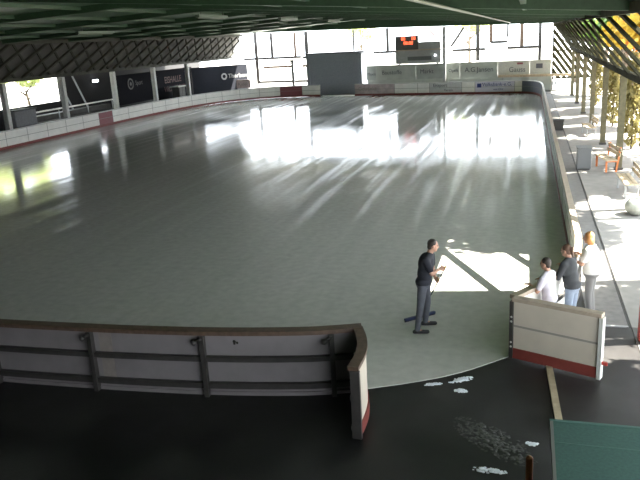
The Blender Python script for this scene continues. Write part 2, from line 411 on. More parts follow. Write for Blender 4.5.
# ------------------------------------------------------------------ boards
def board(label, path, panel_len, cap, side=1, mats=None, dists=None, loc=None, ad=None):
    """rink boards along path; the rink lies to the path's left when side = 1"""
    mid = path[len(path) // 2]
    t = thing('rink_board', (mid[0], mid[1], 0.0), label, 'rink boards', 'boards round the rink')
    segs = splitn(path, dists) if dists else cut(path, panel_len)
    res = []
    for i, sg in enumerate(segs):
        m = M['panel_white'] if not mats else M[mats[i]]
        p = MB().sweep(sg, 0.0, 0.05 * side, 0.03, 1.06).build('panel', m, t); res.append((sg, p))
        l = MB()
        l.sweep(sg, -0.004 * side, 0.0, 0.60, 0.625)
        a = V(sg[0]); b = V(sg[1]); e = a + (b - a).normalized() * 0.035
        l.sweep([tuple(a), tuple(e)], -0.004 * side, 0.0, 0.18, 1.05)
        l.build('seam', M['seam'], p)
    MB().sweep(path, -0.02 * side, 0.0, 0.02, 0.19).build('kick_plate', M['kick_red'], t)
    MB().sweep(path, -0.04 * side, 0.10 * side, 1.05, 1.115).build('top_rail', M[cap], t)
    # outside frame: posts every two metres and two rails
    for sg in cut(path, 2.0):
        a = V(sg[0]); d = (V(sg[1]) - a).normalized(); nrm = V((d.y, -d.x)) * side
        q = a + nrm * 0.09 + d * 0.05
        MB().bar((q.x, q.y, 0.0), (q.x, q.y, 1.05), 0.07, 0.07, up=(nrm.x, nrm.y, 0)).build('post', M['steel_dark'], t)
    MB().sweep(path, 0.05 * side, 0.11 * side, 0.60, 0.67).build('rail', M['steel_dark'], t)
    MB().sweep(path, 0.05 * side, 0.11 * side, 0.14, 0.22).build('rail', M['steel_dark'], t)
    return t, res

# near left boards, seen from behind
near_path = curve(NEARL, 0.5)
near_path = [p for p in near_path if p[0] > -18.5]
def near_board():
    t = thing('rink_board', (-8.0, 9.2, 0), 'near boards in front of the camera seen from behind, steel framed with brown cap', 'rink boards')
    segs = splitn(near_path, [])
    MB()
    path = near_path
    # panels cut at the posts
    posts_x = [-15.5, -13.6, -11.65, -9.71, -7.77, -5.85, -3.92]
    cutx = posts_x + [path[-1][0]]
    pts = curve(path, 0.12); x0 = pts[0][0]
    for xe in cutx:
        sg = [p for p in pts if x0 - 0.07 <= p[0] <= xe + 0.07]; x0 = xe
        if len(sg) < 2: continue
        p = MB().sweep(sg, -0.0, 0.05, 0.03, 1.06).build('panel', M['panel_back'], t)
    MB().sweep(pts, -0.03, 0.0, 0.02, 0.19).build('kick_plate', M['kick_red'], t)
    MB().sweep(pts, -0.05, 0.14, 1.05, 1.115).build('top_rail', M['cap_brown'], t)
    MB().sweep(pts, 0.05, 0.13, 0.60, 0.68).build('middle_rail', M['steel_dark'], t)
    MB().sweep(pts, 0.05, 0.13, 0.14, 0.23).build('lower_rail', M['steel_dark'], t)
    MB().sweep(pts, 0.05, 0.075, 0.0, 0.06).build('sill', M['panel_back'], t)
    for x in posts_x:
        i = min(range(len(pts) - 1), key=lambda k: abs(pts[k][0] - x)); a = V(pts[i]); d = (V(pts[i + 1]) - a).normalized(); n = V((d.y, -d.x)); q = a + n * 0.11
        po = MB().bar((q.x, q.y, 0.0), (q.x, q.y, 1.05), 0.075, 0.10, up=(n.x, n.y, 0)).build('post', M['steel_dark'], t)
        if x > -13:
            c = a + n * 0.15 - d * 0.12
            h = MB(); h.tube((c.x, c.y, 0.93), (c.x + d.x * 0.13, c.y + d.y * 0.13, 1.0), 0.02); h.ball((c.x, c.y, 0.93), 0.045)
            h.build('clamp', M['steel_dark'], po, smooth=True)
    st = MB(); a = V(min(pts, key=lambda p: abs(p[0] + 5.42))); d = V((0.99, 0.1))
    for q, z, r_ in ((0.0, 0.92, 0.028), (0.045, 0.90, 0.022), (0.0, 0.885, 0.02)): st.ball((a.x + q, a.y - 0.055 + q * 0.1, z), (r_, 0.006, r_), 10, 6)
    st.build('sticker', M['sticker'], t)
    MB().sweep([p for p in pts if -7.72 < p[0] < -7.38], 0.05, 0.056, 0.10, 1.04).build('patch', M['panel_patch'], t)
    return t
near_board()

# the two gates swung out of the near opening
def gate(label, a, b, face_side, curved):
    """a hinge point, b free end; face_side: +1 white face lies to the right of a->b"""
    t = thing('rink_gate', (a[0], a[1], 0), label, 'gate', 'gates of the near opening')
    if curved:
        A, B = V(a), V(b); d = B - A; n = V((d.y, -d.x)).normalized() * face_side
        pts = [tuple(A.lerp(B, k / 10) + n * 0.10 * math.sin(math.pi * k / 10)) for k in range(11)]
    else: pts = [tuple(V(a).lerp(V(b), k / 4)) for k in range(5)]
    s = face_side
    MB().sweep(pts, -0.025 * s, 0.025 * s, 0.05, 1.05).build('panel', M['gate_white'], t)
    k = MB().sweep(pts, 0.025 * s, 0.045 * s, 0.04, 0.22).build('kick_plate', M['kick_red'], t)
    MB().sweep(pts, -0.10 * s, 0.05 * s, 1.05, 1.11).build('top_rail', M['cap_brown'] if curved else M['cap_tan'], t)
    if not curved: MB().sweep(pts, 0.025 * s, 0.029 * s, 0.60, 0.635).build('seam', M['seam'], t)
    for z in (0.14, 0.6):
        MB().sweep(pts, -0.09 * s, -0.025 * s, z, z + 0.08).build('rail', M['steel_dark'], t)
    for p, q, nm, mm in ((pts[0], pts[1], 'hinge_post', M['steel_dark']), (pts[-1], pts[-2], 'end_post', M['steel_dark'] if curved else M['cap_grey'])):
        d = (V(q) - V(p)).normalized()
        po = MB().bar((p[0], p[1], 0.03), (p[0], p[1], 1.05), 0.06, 0.13, up=(d.y, -d.x, 0)).build(nm, mm, t)
        if nm == 'hinge_post' and not curved:
            for z in (0.25, 0.33, 0.70, 0.78):
                MB().ball((p[0] - d.x * 0.02 + 0.0, p[1] - d.y * 0.02 - 0.06, z), 0.022).build('bolt', M['cap_grey'], po, smooth=True)
        if nm == 'end_post' and not curved:
            h = MB(); h.bar((p[0], p[1], 0.30), (p[0] + 0.1, p[1] - 0.05, 0.30), 0.03, 0.05); h.build('latch', M['red_paint'], po)
    return t
gate('open gate standing edge-on at the end of the near boards, white face with red foot', (-3.47, 9.80), (-3.22, 8.42), -1, True)
gate('open gate turned towards the camera, cream face with red foot, people behind it', (-1.22, 11.36), (0.11, 10.80), 1, False)

# right side boards, corner to the far corner
rp = curve(NEARR, 0.25)[:-1] + [(0, 15.2 + 2.115 * i) for i in range(21)]
board('long right side boards with tan cap next to the sunny walkway', rp, 2.1, 'cap_tan')
# far boards
fr = curve(FARR, 0.4)[:-1]
fx = lambda x: (x, far_y(x) - (0.0))
farpath = fr + [(-1.52, 63.3)] + [(x, 63.3 + (67.3 - 63.3) * ((-1.52 - x) / 15.24) * 0.81) for x in (-4, -6, -8, -10, -12, -14, -16.76)]
def plen(path, xs):
    d = 0; out = []; P = [V(p) for p in path]
    for i in range(len(P) - 1):
        a, b = P[i], P[i + 1]
        for x in xs:
            if b.x <= x < a.x: out.append(d + (b - a).length * (a.x - x) / (a.x - b.x))
        d += (b - a).length
    return sorted(out)
xs = [-1.5, -2.1, -5.45, -6.6, -9.5, -10.6, -12.8]
tf, pf = board('far end boards with sponsor panels below the scoreboard', farpath, 2, 'cap_grey', mats=['panel_shadowed', 'panel_white', 'panel_lilac', 'panel_white', 'panel_grey', 'panel_white', 'panel_white', 'panel_ad'], dists=plen(farpath, xs))
def on_far_board(x, z): return (x, 63.3 + (67.3 - 63.3) * ((-1.52 - x) / 15.24) * 0.81 - 0.03, z)
fr_dir = (1, -0.2126, 0)
p = pf[2][1]
lg = MB().bar(on_far_board(-5.28, 0.74), on_far_board(-4.92, 0.74), 0.02, 0.34).build('logo', M['print_blue'], p)
text('lettering', 'Volksbank-e.G.', 0.42, on_far_board(-4.85, 0.68), fr_dir, (0, 0, 1), M['print_blue'], p)
text('lettering', 'vor-Ort', 0.26, on_far_board(-3.9, 0.32), fr_dir, (0, 0, 1), M['print_blue'], p)
p = pf[4][1]
text('lettering', 'Eissport', 0.4, on_far_board(-9.2, 0.7), fr_dir, (0, 0, 1), M['print_dark'], p)
text('lettering', 'Verein', 0.3, on_far_board(-8.2, 0.3), fr_dir, (0, 0, 1), M['print_dark'], p)
p = pf[7][1]
text('lettering', 'Getränke', 0.5, on_far_board(-16.4, 0.5), fr_dir, (0, 0, 1), M['seam'], p)

flp = [(-20.35, 67.16), (-21.3, 67.36)] + curve(farL, 0.8)
d = plen(flp, [-22.3, -24.5])
tot = sum((V(flp[i + 1]) - V(flp[i])).length for i in range(len(flp) - 1))
ds = d + [d[-1] + 2.05 * k for k in range(1, int((tot - d[-1]) / 2.05))]
board('curved far left corner boards with a dark red panel by the bright opening', flp, 2, 'cap_grey', mats=['panel_white', 'panel_red'] + ['panel_white'] * 30, dists=ds)
lp = [(-31.18, 50 - 0.5 * k) for k in range(61)]
ds = [2.3, 4.15] + [4.15 + 2.0 * k for k in range(1, 14)]
board('straight left side boards with one dark red panel and red kick strip', lp, 2, 'cap_grey', mats=['panel_white', 'panel_red'] + ['panel_white'] * 30, dists=ds)

# ------------------------------------------------------------------ left side beyond the boards
w = MB()
w.box((-37.3, 18, 0), (-37.0, 40.6, 6.0)); w.box((-37.3, 40.6, 0), (-37.0, 50.0, 1.75)); w.box((-37.3, 50.0, 0), (-37.0, 76.0, 6.0)); w.box((-37.3, 40.6, 4.2), (-37.0, 50.0, 6.0))
struct(w.build('wall_left', M['dark_wall']))
struct(MB().add([(-37.3, -1.2, 4.6), (-31.9, -1.2, 4.2), (-31.9, 68, 4.2), (-37.3, 68, 4.6), (-37.3, -1.2, 4.8), (-31.9, -1.2, 4.4), (-31.9, 68, 4.4), (-37.3, 68, 4.8)],
      [(3, 2, 1, 0), (4, 5, 6, 7), (0, 1, 5, 4), (1, 2, 6, 5), (2, 3, 7, 6), (3, 0, 4, 7)]).build('ceiling_left', M['dark_wall']))
struct(MB().box((-40, -1.1, 0), (0.9, -0.8, 6.9)).build('wall_near', M['near_wall']))
struct(MB().box((-37.3, -1.2, 0), (-37.0, 18.0, 6.6)).build('wall_left_near', M['near_wall']))

def banner(label, a, b, z0, z1, m):
    t = thing('banner', (a[0], a[1], z0), label, 'banner', 'banners beyond the boards')
    MB().bar((*a, (z0 + z1) / 2), (*b, (z0 + z1) / 2), 0.04, z1 - z0).build('sheet', m, t)
    e = MB(); e.bar((*a, z1), (*b, z1), 0.06, 0.05); e.build('hem', m, t)
    dd = (V(b) - V(a)).normalized()
    for p in (a, b): MB().bar((p[0] - dd.y * 0.08, p[1] + dd.x * 0.08, 0), (p[0] - dd.y * 0.08, p[1] + dd.x * 0.08, z1), 0.06, 0.06).build('pole', M['steel_dark'], t)
    return t
def ring(c, r, right, w=0.12):
    m = MB(); r_ = V(right); u = V((0, 0, 1)); N = 20
    for i in range(N):
        a0, a1 = 2 * math.pi * i / N, 2 * math.pi * (i + 1) / N
        m.bar(V(c) + r_ * math.cos(a0) * r + u * math.sin(a0) * r, V(c) + r_ * math.cos(a1) * r + u * math.sin(a1) * r, w, 0.02, up=r_.cross(u))
    return m
t = banner('black banner with a round dim emblem left of the concrete post', (-34.0, 53.3), (-34.0, 59.8), 0.9, 3.35, M['banner_black'])
e = ring((-33.95, 55.5, 2.55), 0.42, (0, 1, 0)); e.tube((-33.94, 55.5, 2.55), (-33.93, 55.5, 2.55), 0.16, n=12); e.build('emblem', M['banner_dim'], t)
text('lettering', 'Sport', 0.55, (-33.95, 56.3, 2.4), (0, 1, 0), (0, 0, 1), M['banner_dim'], t)
t = banner('dark banner with dull red lettering behind the left board curve', (-34.0, 59.9), (-34.0, 67.6), 0.3, 3.35, M['banner_black'])
text('lettering', 'EISHALLE', 0.85, (-33.95, 61.6, 2.15), (0, 1, 0), (0, 0, 1), M['print_red'], t)
text('lettering', 'WILLKOMMEN', 0.72, (-33.95, 61.4, 1.35), (0, 1, 0), (0, 0, 1), M['print_red'], t)
a, b = V((-33.85, 67.3)), V((-29.65, 72.0)); dr = (b - a).normalized(); dr3 = (dr.x, dr.y, 0)
t = banner('slate grey banner with white logo and lettering in the far left corner', tuple(a), tuple(b), 0.6, 3.25, M['banner_slate'])
def on_b(s, z): q = a + dr * s + V((dr.y, -dr.x)) * 0.05; return (q.x, q.y, z)
lg = ring(on_b(3.55, 2.18), 0.26, dr3, 0.16); lg.bar(on_b(3.45, 1.9), on_b(3.7, 1.9), 0.02, 0.12); lg.build('logo', M['banner_print'], t)
text('lettering', 'Therbann', 0.62, on_b(4.0, 1.98), dr3, (0, 0, 1), M['banner_print'], t)
# small advertising board in the same corner
t = thing('sign_board', (-29.6, 71.2, 0), 'small brown sign board at the right end of the slate banner', 'sign')
MB().box((-30.6, 70.95, 0.85), (-29.0, 71.0, 1.7)).build('panel', M['panel_ad'], t)
for x in (-30.5, -29.1): MB().box((x - 0.04, 71.0, 0), (x + 0.04, 71.06, 1.7)).build('leg', M['steel_dark'], t)
text('lettering', 'Kiosk', 0.5, (-30.4, 70.94, 1.1), (1, 0, 0), (0, 0, 1), M['seam'], t)

# terraces with rail, covered trailer box, slanting props, lamp
t = thing('standing_terrace', (-35.0, 46, 0), 'stepped standing terrace behind the left boards', 'terrace')
for i, (x0, x1, z) in enumerate([(-33.9, -33.3, 0.4), (-34.6, -33.9, 0.8), (-35.4, -34.6, 1.15)]):
    MB().box((x0 - (0.0), 40.8, 0), (x1, 53.0, z)).build('step', M['clad_grey'], t)
MB().bar((-34.1, 41.6, 1.52), (-34.1, 52.6, 1.52), 0.09, 0.10).build('rail', M['panel_white'], t)
for y in (41.7, 45.3, 49, 52.5): MB().bar((-34.1, y, 0.8), (-34.1, y, 1.5), 0.06, 0.06).build('rail_post', M['steel_grey'], t)
t = thing('covered_trailer', (-32.7, 39.25, 0), 'grey boxy trailer parked behind the left boards at the picture edge', 'trailer')
MB().box((-33.15, 38.2, 0.45), (-32.2, 40.3, 2.0)).build('body', M['trailer_grey'], t, bevel=0.05)
MB().box((-33.2, 38.15, 2.0), (-32.15, 40.35, 2.08)).build('lid', M['shed_dark'], t)
for y in (38.7, 39.8): MB().tube((-33.05, y, 0.25), (-32.3, y, 0.25), 0.25, n=16).build('wheel', M['shoe_black'], t)
MB().bar((-33.1, 39.25, 0.42), (-32.2, 39.25, 0.42), 0.6, 0.08).build('chassis', M['steel_dark'], t)
for i, y in enumerate([49.2, 51.2]):
    o = MB().bar((-35.6, y, 1.1), (-36.3, y - 0.5, 3.6), 0.14, 0.14).build('slanting_prop', M['steel_grey'])
    tag(o, ['slanting grey prop just right of the bright left opening', 'slanting grey prop below the small lit lamp'][i], 'prop', 'props behind the terrace')
    BASE[o.name] = V((0, 0, 0))
    MB().box((-35.75, y - 0.15, 0), (-35.45, y + 0.15, 1.1)).build('footing', M['clad_grey'], o)
t = thing('wall_lamp', (-36.9, 54.6, 3.0), 'small lit white lamp on the dark left wall', 'lamp')
MB().box((-37.0, 54.2, 2.85), (-36.85, 55.0, 3.1)).build('housing', M['steel_dark'], t)
MB().box((-36.85, 54.25, 2.87), (-36.7, 54.95, 3.08)).build('diffuser', M['lamp_white'], t, bevel=0.03)
t = thing('grey_cabinet', (-32.9, 62.3, 0), 'pale grey cabinet behind the curve of the left boards', 'cabinet')
MB().box((-33.3, 61.7, 0.08), (-32.6, 63.0, 1.75)).build('body', M['clad_grey'], t, bevel=0.02)
MB().box((-33.4, 61.4, 1.75), (-32.5, 63.1, 1.83)).build('top', M['post_pale'], t)
MB().box((-32.6, 61.75, 0.12), (-32.57, 62.32, 1.7)).build('door', M['clad_grey'], t)
MB().box((-32.6, 62.36, 0.12), (-32.57, 62.95, 1.7)).build('door', M['clad_grey'], t)
MB().box((-33.25, 61.75, 0), (-32.65, 62.95, 0.08)).build('plinth', M['shed_dark'], t)

# ------------------------------------------------------------------ far end
def FP(x, z, off=3.0): return (x, far_y(x, off), z)
t = thing('gable_frame', FP(-14, 0), 'slender steel frame of posts and rails across the bright far opening', 'frame')
for x, z0, z1, w, m in [(-29.4, 1.0, 6.4, 0.14, 'steel_dark'), (-27.44, 3.7, 6.3, 0.12, 'steel_dark'), (-24.65, 3.7, 6.2, 0.10, 'cap_brown'), (-23.3, 3.7, 6.2, 0.16, 'steel_dark'), (-18.0, 3.9, 6.1, 0.07, 'steel_dark'),
                    (-14.4, 3.9, 6.05, 0.12, 'steel_dark'), (-5.6, 2.6, 5.85, 0.14, 'steel_dark'), (-4.39, 4.2, 5.8, 0.12, 'cap_brown'), (-2.9, 4.6, 5.8, 0.08, 'steel_dark'), (-1.67, 3.7, 5.75, 0.14, 'cap_brown'), (-0.1, 0, 5.7, 0.12, 'steel_dark')]:
    MB().bar(FP(x, z0, 5.4), FP(x, z1, 5.4), w * 2.4, 0.12, up=(0, 1, 0)).build('post', M[m], t)
for xa_, xb_, z in [(-31.0, -24.0, 3.68), (-23.8, -22.4, 3.6), (-28.6, -25.2, 2.75), (-23.9, -22.4, 2.75), (-15.9, -13.3, 3.78), (-8.0, -4.9, 3.65), (-4.4, -2.9, 4.22), (-1.7, -0.1, 3.65), (-2.9, -1.7, 3.65), (-29.4, -22.4, 1.2)]:
    MB().bar(FP(xa_, z, 5.4), FP(xb_, z, 5.4), 0.14, 0.24).build('rail', M['steel_dark'] if z != 2.75 else M['cap_brown'], t)
MB().bar(FP(-10.37, 5.85, 5.4), FP(-9.3, 4.65, 5.4), 0.12, 0.12).build('brace', M['kick_red'], t)
MB().bar(FP(-8.1, 4.0, 5.4), FP(-6.87, 5.7, 5.4), 0.2, 0.2).build('brace', M['steel_dark'], t)
t = thing('pillar', FP(-8.43, 0, 2.4), 'slim grey pillar rising in front of the sponsor banners at the far end', 'pillar')
MB().bar(FP(-8.43, 0.0, 2.4), FP(-8.43, 5.85, 2.4), 0.24, 0.24, up=(0, 1, 0)).build('shaft', M['steel_grey'], t)
MB().bar(FP(-8.43, 0.0, 2.4), FP(-8.43, 0.15, 2.4), 0.4, 0.4, up=(0, 1, 0)).build('foot', M['steel_grey'], t)
t = thing('pillar', FP(-24.1, 0, 2.6), 'grey pillar standing behind the dark red panel of the far boards', 'pillar')
MB().bar(FP(-24.1, 0.0, 2.6), FP(-24.1, 3.5, 2.6), 0.24, 0.24, up=(0, 1, 0)).build('shaft', M['steel_grey'], t)
MB().bar(FP(-24.1, 3.3, 2.6), FP(-24.1, 3.5, 2.6), 0.5, 0.5, up=(0, 1, 0)).build('head', M['steel_grey'], t)

# dark grey shed at the far gap
t = thing('storage_shed', FP(-19.4, 0, 2.5), 'tall dark grey shed with a plain front in the far board gap', 'shed')
def slab(mb, x0, x1, o0, o1, z0, z1):
    p = [(x0, far_y(x0, o0)), (x1, far_y(x1, o0)), (x1, far_y(x1, o1)), (x0, far_y(x0, o1))]; return mb.prism(p, z0, z1)
slab(MB(), -22.45, -16.5, 2.3, 5.0, 0.0, 3.95).build('body', M['shed_grey'], t)
slab(MB(), -22.5, -16.25, 2.2, 5.1, 3.95, 4.05).build('roof', M['shed_dark'], t)
r = MB()
for k in range(19): slab(r, -21.9, -17.1, 2.26, 2.3, 0.25 + k * 0.19, 0.25 + k * 0.19 + 0.165)
r.build('shutter', M['shed_grey'], t)
for x in (-22.2, -16.9): slab(MB(), x - 0.12, x + 0.12, 2.2, 2.3, 0.0, 3.95).build('door_jamb', M['shed_grey'], t)
# white slab standing in for light gleaming on the floor in the gap
struct(slab(MB(), -20.2, -16.9, -0.2, 0.5, 0.0, 0.05).build('gap_gleam', M['panel_white']))

# sponsor banner fence
def ad(label, x0, x1, m, items):
    t = thing('sponsor_banner', FP(x0, 1.2), label, 'banner', 'sponsor banners at the far end')
    slab(MB(), x0 + 0.004, x1 - 0.004, 2.94, 2.98, 1.25, 2.62).build('sheet', M[m], t)
    for s_, sz, x, z, mm in items:
        text('lettering', s_, sz, FP(x, z, 2.91), (1, -0.205, 0), (0, 0, 1), M[mm], t)
    return t
ad('mottled green sponsor banner beside the dark grey shed', -16.15, -15.2, 'ad_green', [('Moos', 0.4, -16.1, 1.7, 'print_dark')])
ad('grey sponsor banner under the scoreboard', -15.2, -11.2, 'ad_sage', [('Baustoffe', 0.55, -14.6, 1.75, 'print_dark')])
ad('grey sponsor banner left of the slim grey pillar', -11.2, -8.3, 'ad_green', [('Markt', 0.55, -10.8, 1.75, 'print_dark')])
ad('sage sponsor banner just right of the slim grey pillar', -8.3, -7.05, 'ad_sage', [('Optik', 0.4, -8.1, 1.8, 'print_dark')])
ad('sage sponsor banner with dark lettering in the middle of the right half', -7.05, -3.66, 'ad_sage', [('A.G.Jansen', 0.6, -6.6, 1.75, 'print_dark')])
t = ad('pale sponsor banner with slanted lettering under a small emblem', -3.66, -0.93, 'ad_beige', [('Gauss', 0.6, -2.7, 1.65, 'print_dark')])
MB().bar(FP(-2.0, 2.35, 2.92), FP(-1.5, 2.35, 2.92), 0.02, 0.16).build('emblem', M['panel_red'], t)
t = ad('pale sponsor banner with a small dark square, at the right end', -0.93, 0.85, 'ad_beige', [])
MB().bar(FP(-0.4, 2.1, 2.92), FP(0.15, 2.1, 2.92), 0.02, 0.4).build('logo', M['print_dark'], t)
struct(slab(MB(), -16.1, 0.9, 3.0, 3.1, 0.0, 1.25).build('wall_far', M['ad_sage']))
o = slab(MB(), -3.6, 2.8, 2.4, 2.9, 1.22, 1.42).build('ledge', M['wood_bench']); tag(o, 'pale sunlit ledge below the right sponsor banners', 'ledge')
BASE[o.name] = V((0, 0, 0))
for x in (-3.2, -1.0, 1.2, 2.6): slab(MB(), x, x + 0.06, 2.5, 2.9, 0.0, 1.22).build('bracket', M['steel_grey'], o)

# timing booth with scoreboard
t = thing('timing_booth', FP(-11, 2.65, 3.2), 'grey timing booth above the sponsor banners at the far end', 'booth')
slab(MB(), -13.2, -8.85, 3.1, 5.0, 2.65, 3.9).build('body', M['booth_grey'], t)
slab(MB(), -10.95, -8.85, 3.1, 5.0, 3.9, 4.6).build('cabin', M['booth_grey'], t)
slab(MB(), -13.3, -8.75, 3.0, 5.1, 3.86, 3.94).build('cornice', M['cap_tan'], t)
slab(MB(), -12.0, -9.7, 3.06, 3.1, 2.95, 3.3).build('window', M['booth_dark'], t)
for x in (-12.9, -9.2): slab(MB(), x - 0.1, x + 0.1, 3.5, 3.7, 0.0, 2.65).build('stilt', M['steel_dark'], t)
MB().ball(FP(-9.35, 3.35, 3.05), 0.09).build('lamp', M['lamp_white'], t, smooth=True)
t = thing('scoreboard', FP(-12.1, 3.94, 3.2), 'dark scoreboard with glowing red digits on top of the timing booth', 'scoreboard')
slab(MB(), -13.2, -10.97, 3.15, 3.6, 3.94, 5.2).build('housing', M['booth_dark'], t)
text('digits', '00', 0.42, FP(-12.62, 4.82, 3.12), (1, -0.205, 0), (0, 0, 1), M['led_red'], t)
text('digits', '00', 0.42, FP(-11.62, 4.82, 3.12), (1, -0.205, 0), (0, 0, 1), M['led_red'], t)
text('digits', '00:00', 0.42, FP(-12.38, 4.42, 3.12), (1, -0.205, 0), (0, 0, 1), M['led_red'], t)

# ------------------------------------------------------------------ walkway things on the right
t = thing('grey_locker', (1.05, 28.7, 0), 'dark grey box locker standing on the walkway by the right boards', 'locker')
MB().box((0.82, 28.4, 0.06), (1.32, 29.0, 0.82)).build('body', M['bin_grey'], t, bevel=0.015)
MB().box((0.79, 28.37, 0.82), (1.35, 29.03, 0.87)).build('lid', M['bin_grey'], t, bevel=0.01)
MB().box((0.86, 28.45, 0), (1.28, 28.95, 0.06)).build('plinth', M['crate_black'], t)
t = thing('black_crate', (0.55, 39.9, 0), 'small black crate far down the walkway', 'crate')
MB().box((0.3, 39.6, 0.03), (0.8, 40.2, 0.55)).build('body', M['crate_black'], t, bevel=0.015)
MB().box((0.28, 39.58, 0.5), (0.82, 40.22, 0.58)).build('rim', M['crate_black'], t)
def bench(loc, rz, label, legm, L_=1.6):
    t = bpy.data.objects.new('bench', None); C.objects.link(t); BASE[t.name] = V((0, 0, 0)); tag(t, label, 'bench', 'benches on the walkway')
    for i in range(3): MB().box((-L_ / 2, -0.2 + i * 0.14, 0.44), (L_ / 2, -0.08 + i * 0.14, 0.48)).build('seat_plank', M['wood_bench'], t)
    for i in range(2): MB().bar((-L_ / 2, 0.28 + i * 0.03, 0.66 + i * 0.17), (L_ / 2, 0.28 + i * 0.03, 0.66 + i * 0.17), 0.03, 0.13).build('back_plank', M['wood_bench'], t)
    for x in (-L_ / 2 + 0.15, L_ / 2 - 0.15):
        MB().box((x - 0.03, -0.18, 0), (x + 0.03, -0.12, 0.44)).build('leg', M[legm], t)
        l = MB().bar((x, 0.2, 0.0), (x, 0.33, 0.92), 0.06, 0.06).build('leg', M[legm], t)
        MB().box((x - 0.03, -0.18, 0.38), (x + 0.03, 0.24, 0.44)).build('bearer', M[legm], t)
    t.location = loc; t.rotation_euler = (0, 0, rz); return t
bench((1.85, 28.6, 0.005), math.radians(-80), 'wooden bench on orange legs beside the grey locker', 'orange')
bench((2.1, 24.4, 0.005), math.radians(-88), 'pale sunlit wooden bench just beyond the rounded boulder', 'steel_grey', 1.8)
bench((1.9, 38.0, 0.005), math.radians(-85), 'far wooden bench with grey legs opposite the black crate', 'steel_grey', 1.8)
bl = MB(); bl.ball((0, 0, 0), (0.30, 0.36, 0.27), 18, 12)
random.seed(3)
for v in bl.v: v *= 1 + 0.08 * math.sin(7 * v.x + 3 * v.y) + random.uniform(-0.02, 0.02)
bl.v = [v + V((1.98, 21.5, 0.25)) for v in bl.v]
o = bl.build('boulder', M['stone'], smooth=True); tag(o, 'rounded grey boulder at the right edge of the walkway', 'boulder')
t = thing('red_post', (0.99, 12.4, 0), 'red painted post cut by the right picture edge', 'post')
MB().box((0.88, 12.3, 0.04), (1.12, 12.5, 1.16)).build('shaft', M['red_paint'], t, bevel=0.01)
MB().box((0.84, 12.25, 0), (1.16, 12.55, 0.04)).build('foot', M['steel_dark'], t)

# ------------------------------------------------------------------ foreground
t = thing('equipment_box', (0.2, 6.6, 0), 'large box with a teal green cloth top in the bottom right corner', 'box')
MB().box((-0.66, 5.0, 0.0), (1.3, 7.6, 0.94)).build('body', M['shed_dark'], t)
MB().box((-0.70, 4.98, 0.94), (1.34, 7.66, 1.0)).build('top', M['teal'], t)
MB().box((-0.735, 4.98, 0.90), (-0.70, 7.70, 1.003)).build('edge_strip', M['edge_grey'], t)
MB().box((-0.74, 7.66, 0.90), (1.34, 7.70, 1.005)).build('edge_strip', M['teal_light'], t)
MB().box((-0.70, 7.20, 1.0), (1.34, 7.215, 1.003)).build('cloth_seam', M['teal_light'], t)
o = MB().bar((-0.63, 11.12, 0.03), (-0.52, 9.0, 0.03), 0.10, 0.05).build('wooden_batten', M['wood']); tag(o, 'pale wooden batten lying on the dark floor below the cream gate', 'batten')
t = thing('marker_post', (-0.95, 7.5, 0), 'short dull orange post left of the green-topped box', 'post')
MB().tube((-0.95, 7.5, 0.03), (-0.95, 7.5, 0.58), 0.04).build('shaft', M['orange_dark'], t)
MB().tube((-0.95, 7.5, 0.0), (-0.95, 7.5, 0.04), 0.13, 0.11).build('foot', M['crate_black'], t)
MB().ball((-0.95, 7.5, 0.58), (0.042, 0.042, 0.03)).build('cap', M['orange_dark'], t)

def slush(name, label, c, rx, ry, h, n, seed, m, rz=0.0, g_=0.04):
    random.seed(seed); mb = MB()
    for _ in range(n):
        a = random.uniform(0, 6.28); q = random.random() ** 0.6
        x, y = rx * q * math.cos(a), ry * q * math.sin(a); s = random.uniform(0.4, 1.0) * (1.1 - 0.7 * q)
        X = c[0] + x * math.cos(rz) - y * math.sin(rz); Y = c[1] + x * math.sin(rz) + y * math.cos(rz)
        mb.ball((X, Y, 0.0), (g_ * s + 0.006, g_ * 0.8 * s + 0.006, h * s), 8, 6)
    o = mb.build(name, M[m], smooth=False); return tag(o, label, 'slush', 'leftover slush on the dark floor')
slush('slush_patch', 'white slush patch close to the rink edge, larger of the upper pair', (-1.98, 10.45), 0.22, 0.07, 0.03, 70, 1, 'slush', 0.6)
slush('slush_patch', 'white slush crumbs left of the larger slush patch', (-2.40, 10.22), 0.14, 0.05, 0.02, 40, 2, 'slush', 0.4)
slush('slush_patch', 'small white slush lump just below the larger slush patch', (-1.96, 10.08), 0.10, 0.06, 0.028, 40, 3, 'slush')
slush('slush_patch', 'greyish white slush at the bottom of the picture', (-1.43, 8.04), 0.22, 0.06, 0.015, 60, 4, 'slush')
slush('slush_patch', 'small slush lump beside the wooden batten', (-0.90, 8.76), 0.09, 0.05, 0.015, 26, 6, 'slush')
slush('grit_heap', 'streak of dirty melted grit between the slush and the green-topped box', (-1.42, 8.75), 0.75, 0.28, 0.014, 420, 5, 'slush_dirty', -0.75)['kind'] = 'stuff'

# ------------------------------------------------------------------ people
def blob(name, mb, material, parent, voxel, smooth=4, solid=True):
    """join overlapping volumes into one continuous surface"""
    b = base(parent)
    me = bpy.data.meshes.new('b'); me.from_pydata([p - b for p in mb.v], [], mb.f)
    bm = bmesh.new(); bm.from_mesh(me); bmesh.ops.recalc_face_normals(bm, faces=bm.faces); bm.to_mesh(me); bm.free()
    t = bpy.data.objects.new('b', me); C.objects.link(t)
    r = t.modifiers.new('r', 'REMESH'); r.mode = 'VOXEL'; r.voxel_size = voxel
    if smooth: s = t.modifiers.new('s', 'SMOOTH'); s.factor = 0.5; s.iterations = smooth
    res = bpy.data.meshes.new_from_object(t.evaluated_get(bpy.context.evaluated_depsgraph_get()))
    bpy.data.objects.remove(t); res.name = name; res.materials.clear(); res.materials.append(material)
    for p in res.polygons: p.use_smooth = True
    o = bpy.data.objects.new(name, res); C.objects.link(o); o.parent = parent; return o
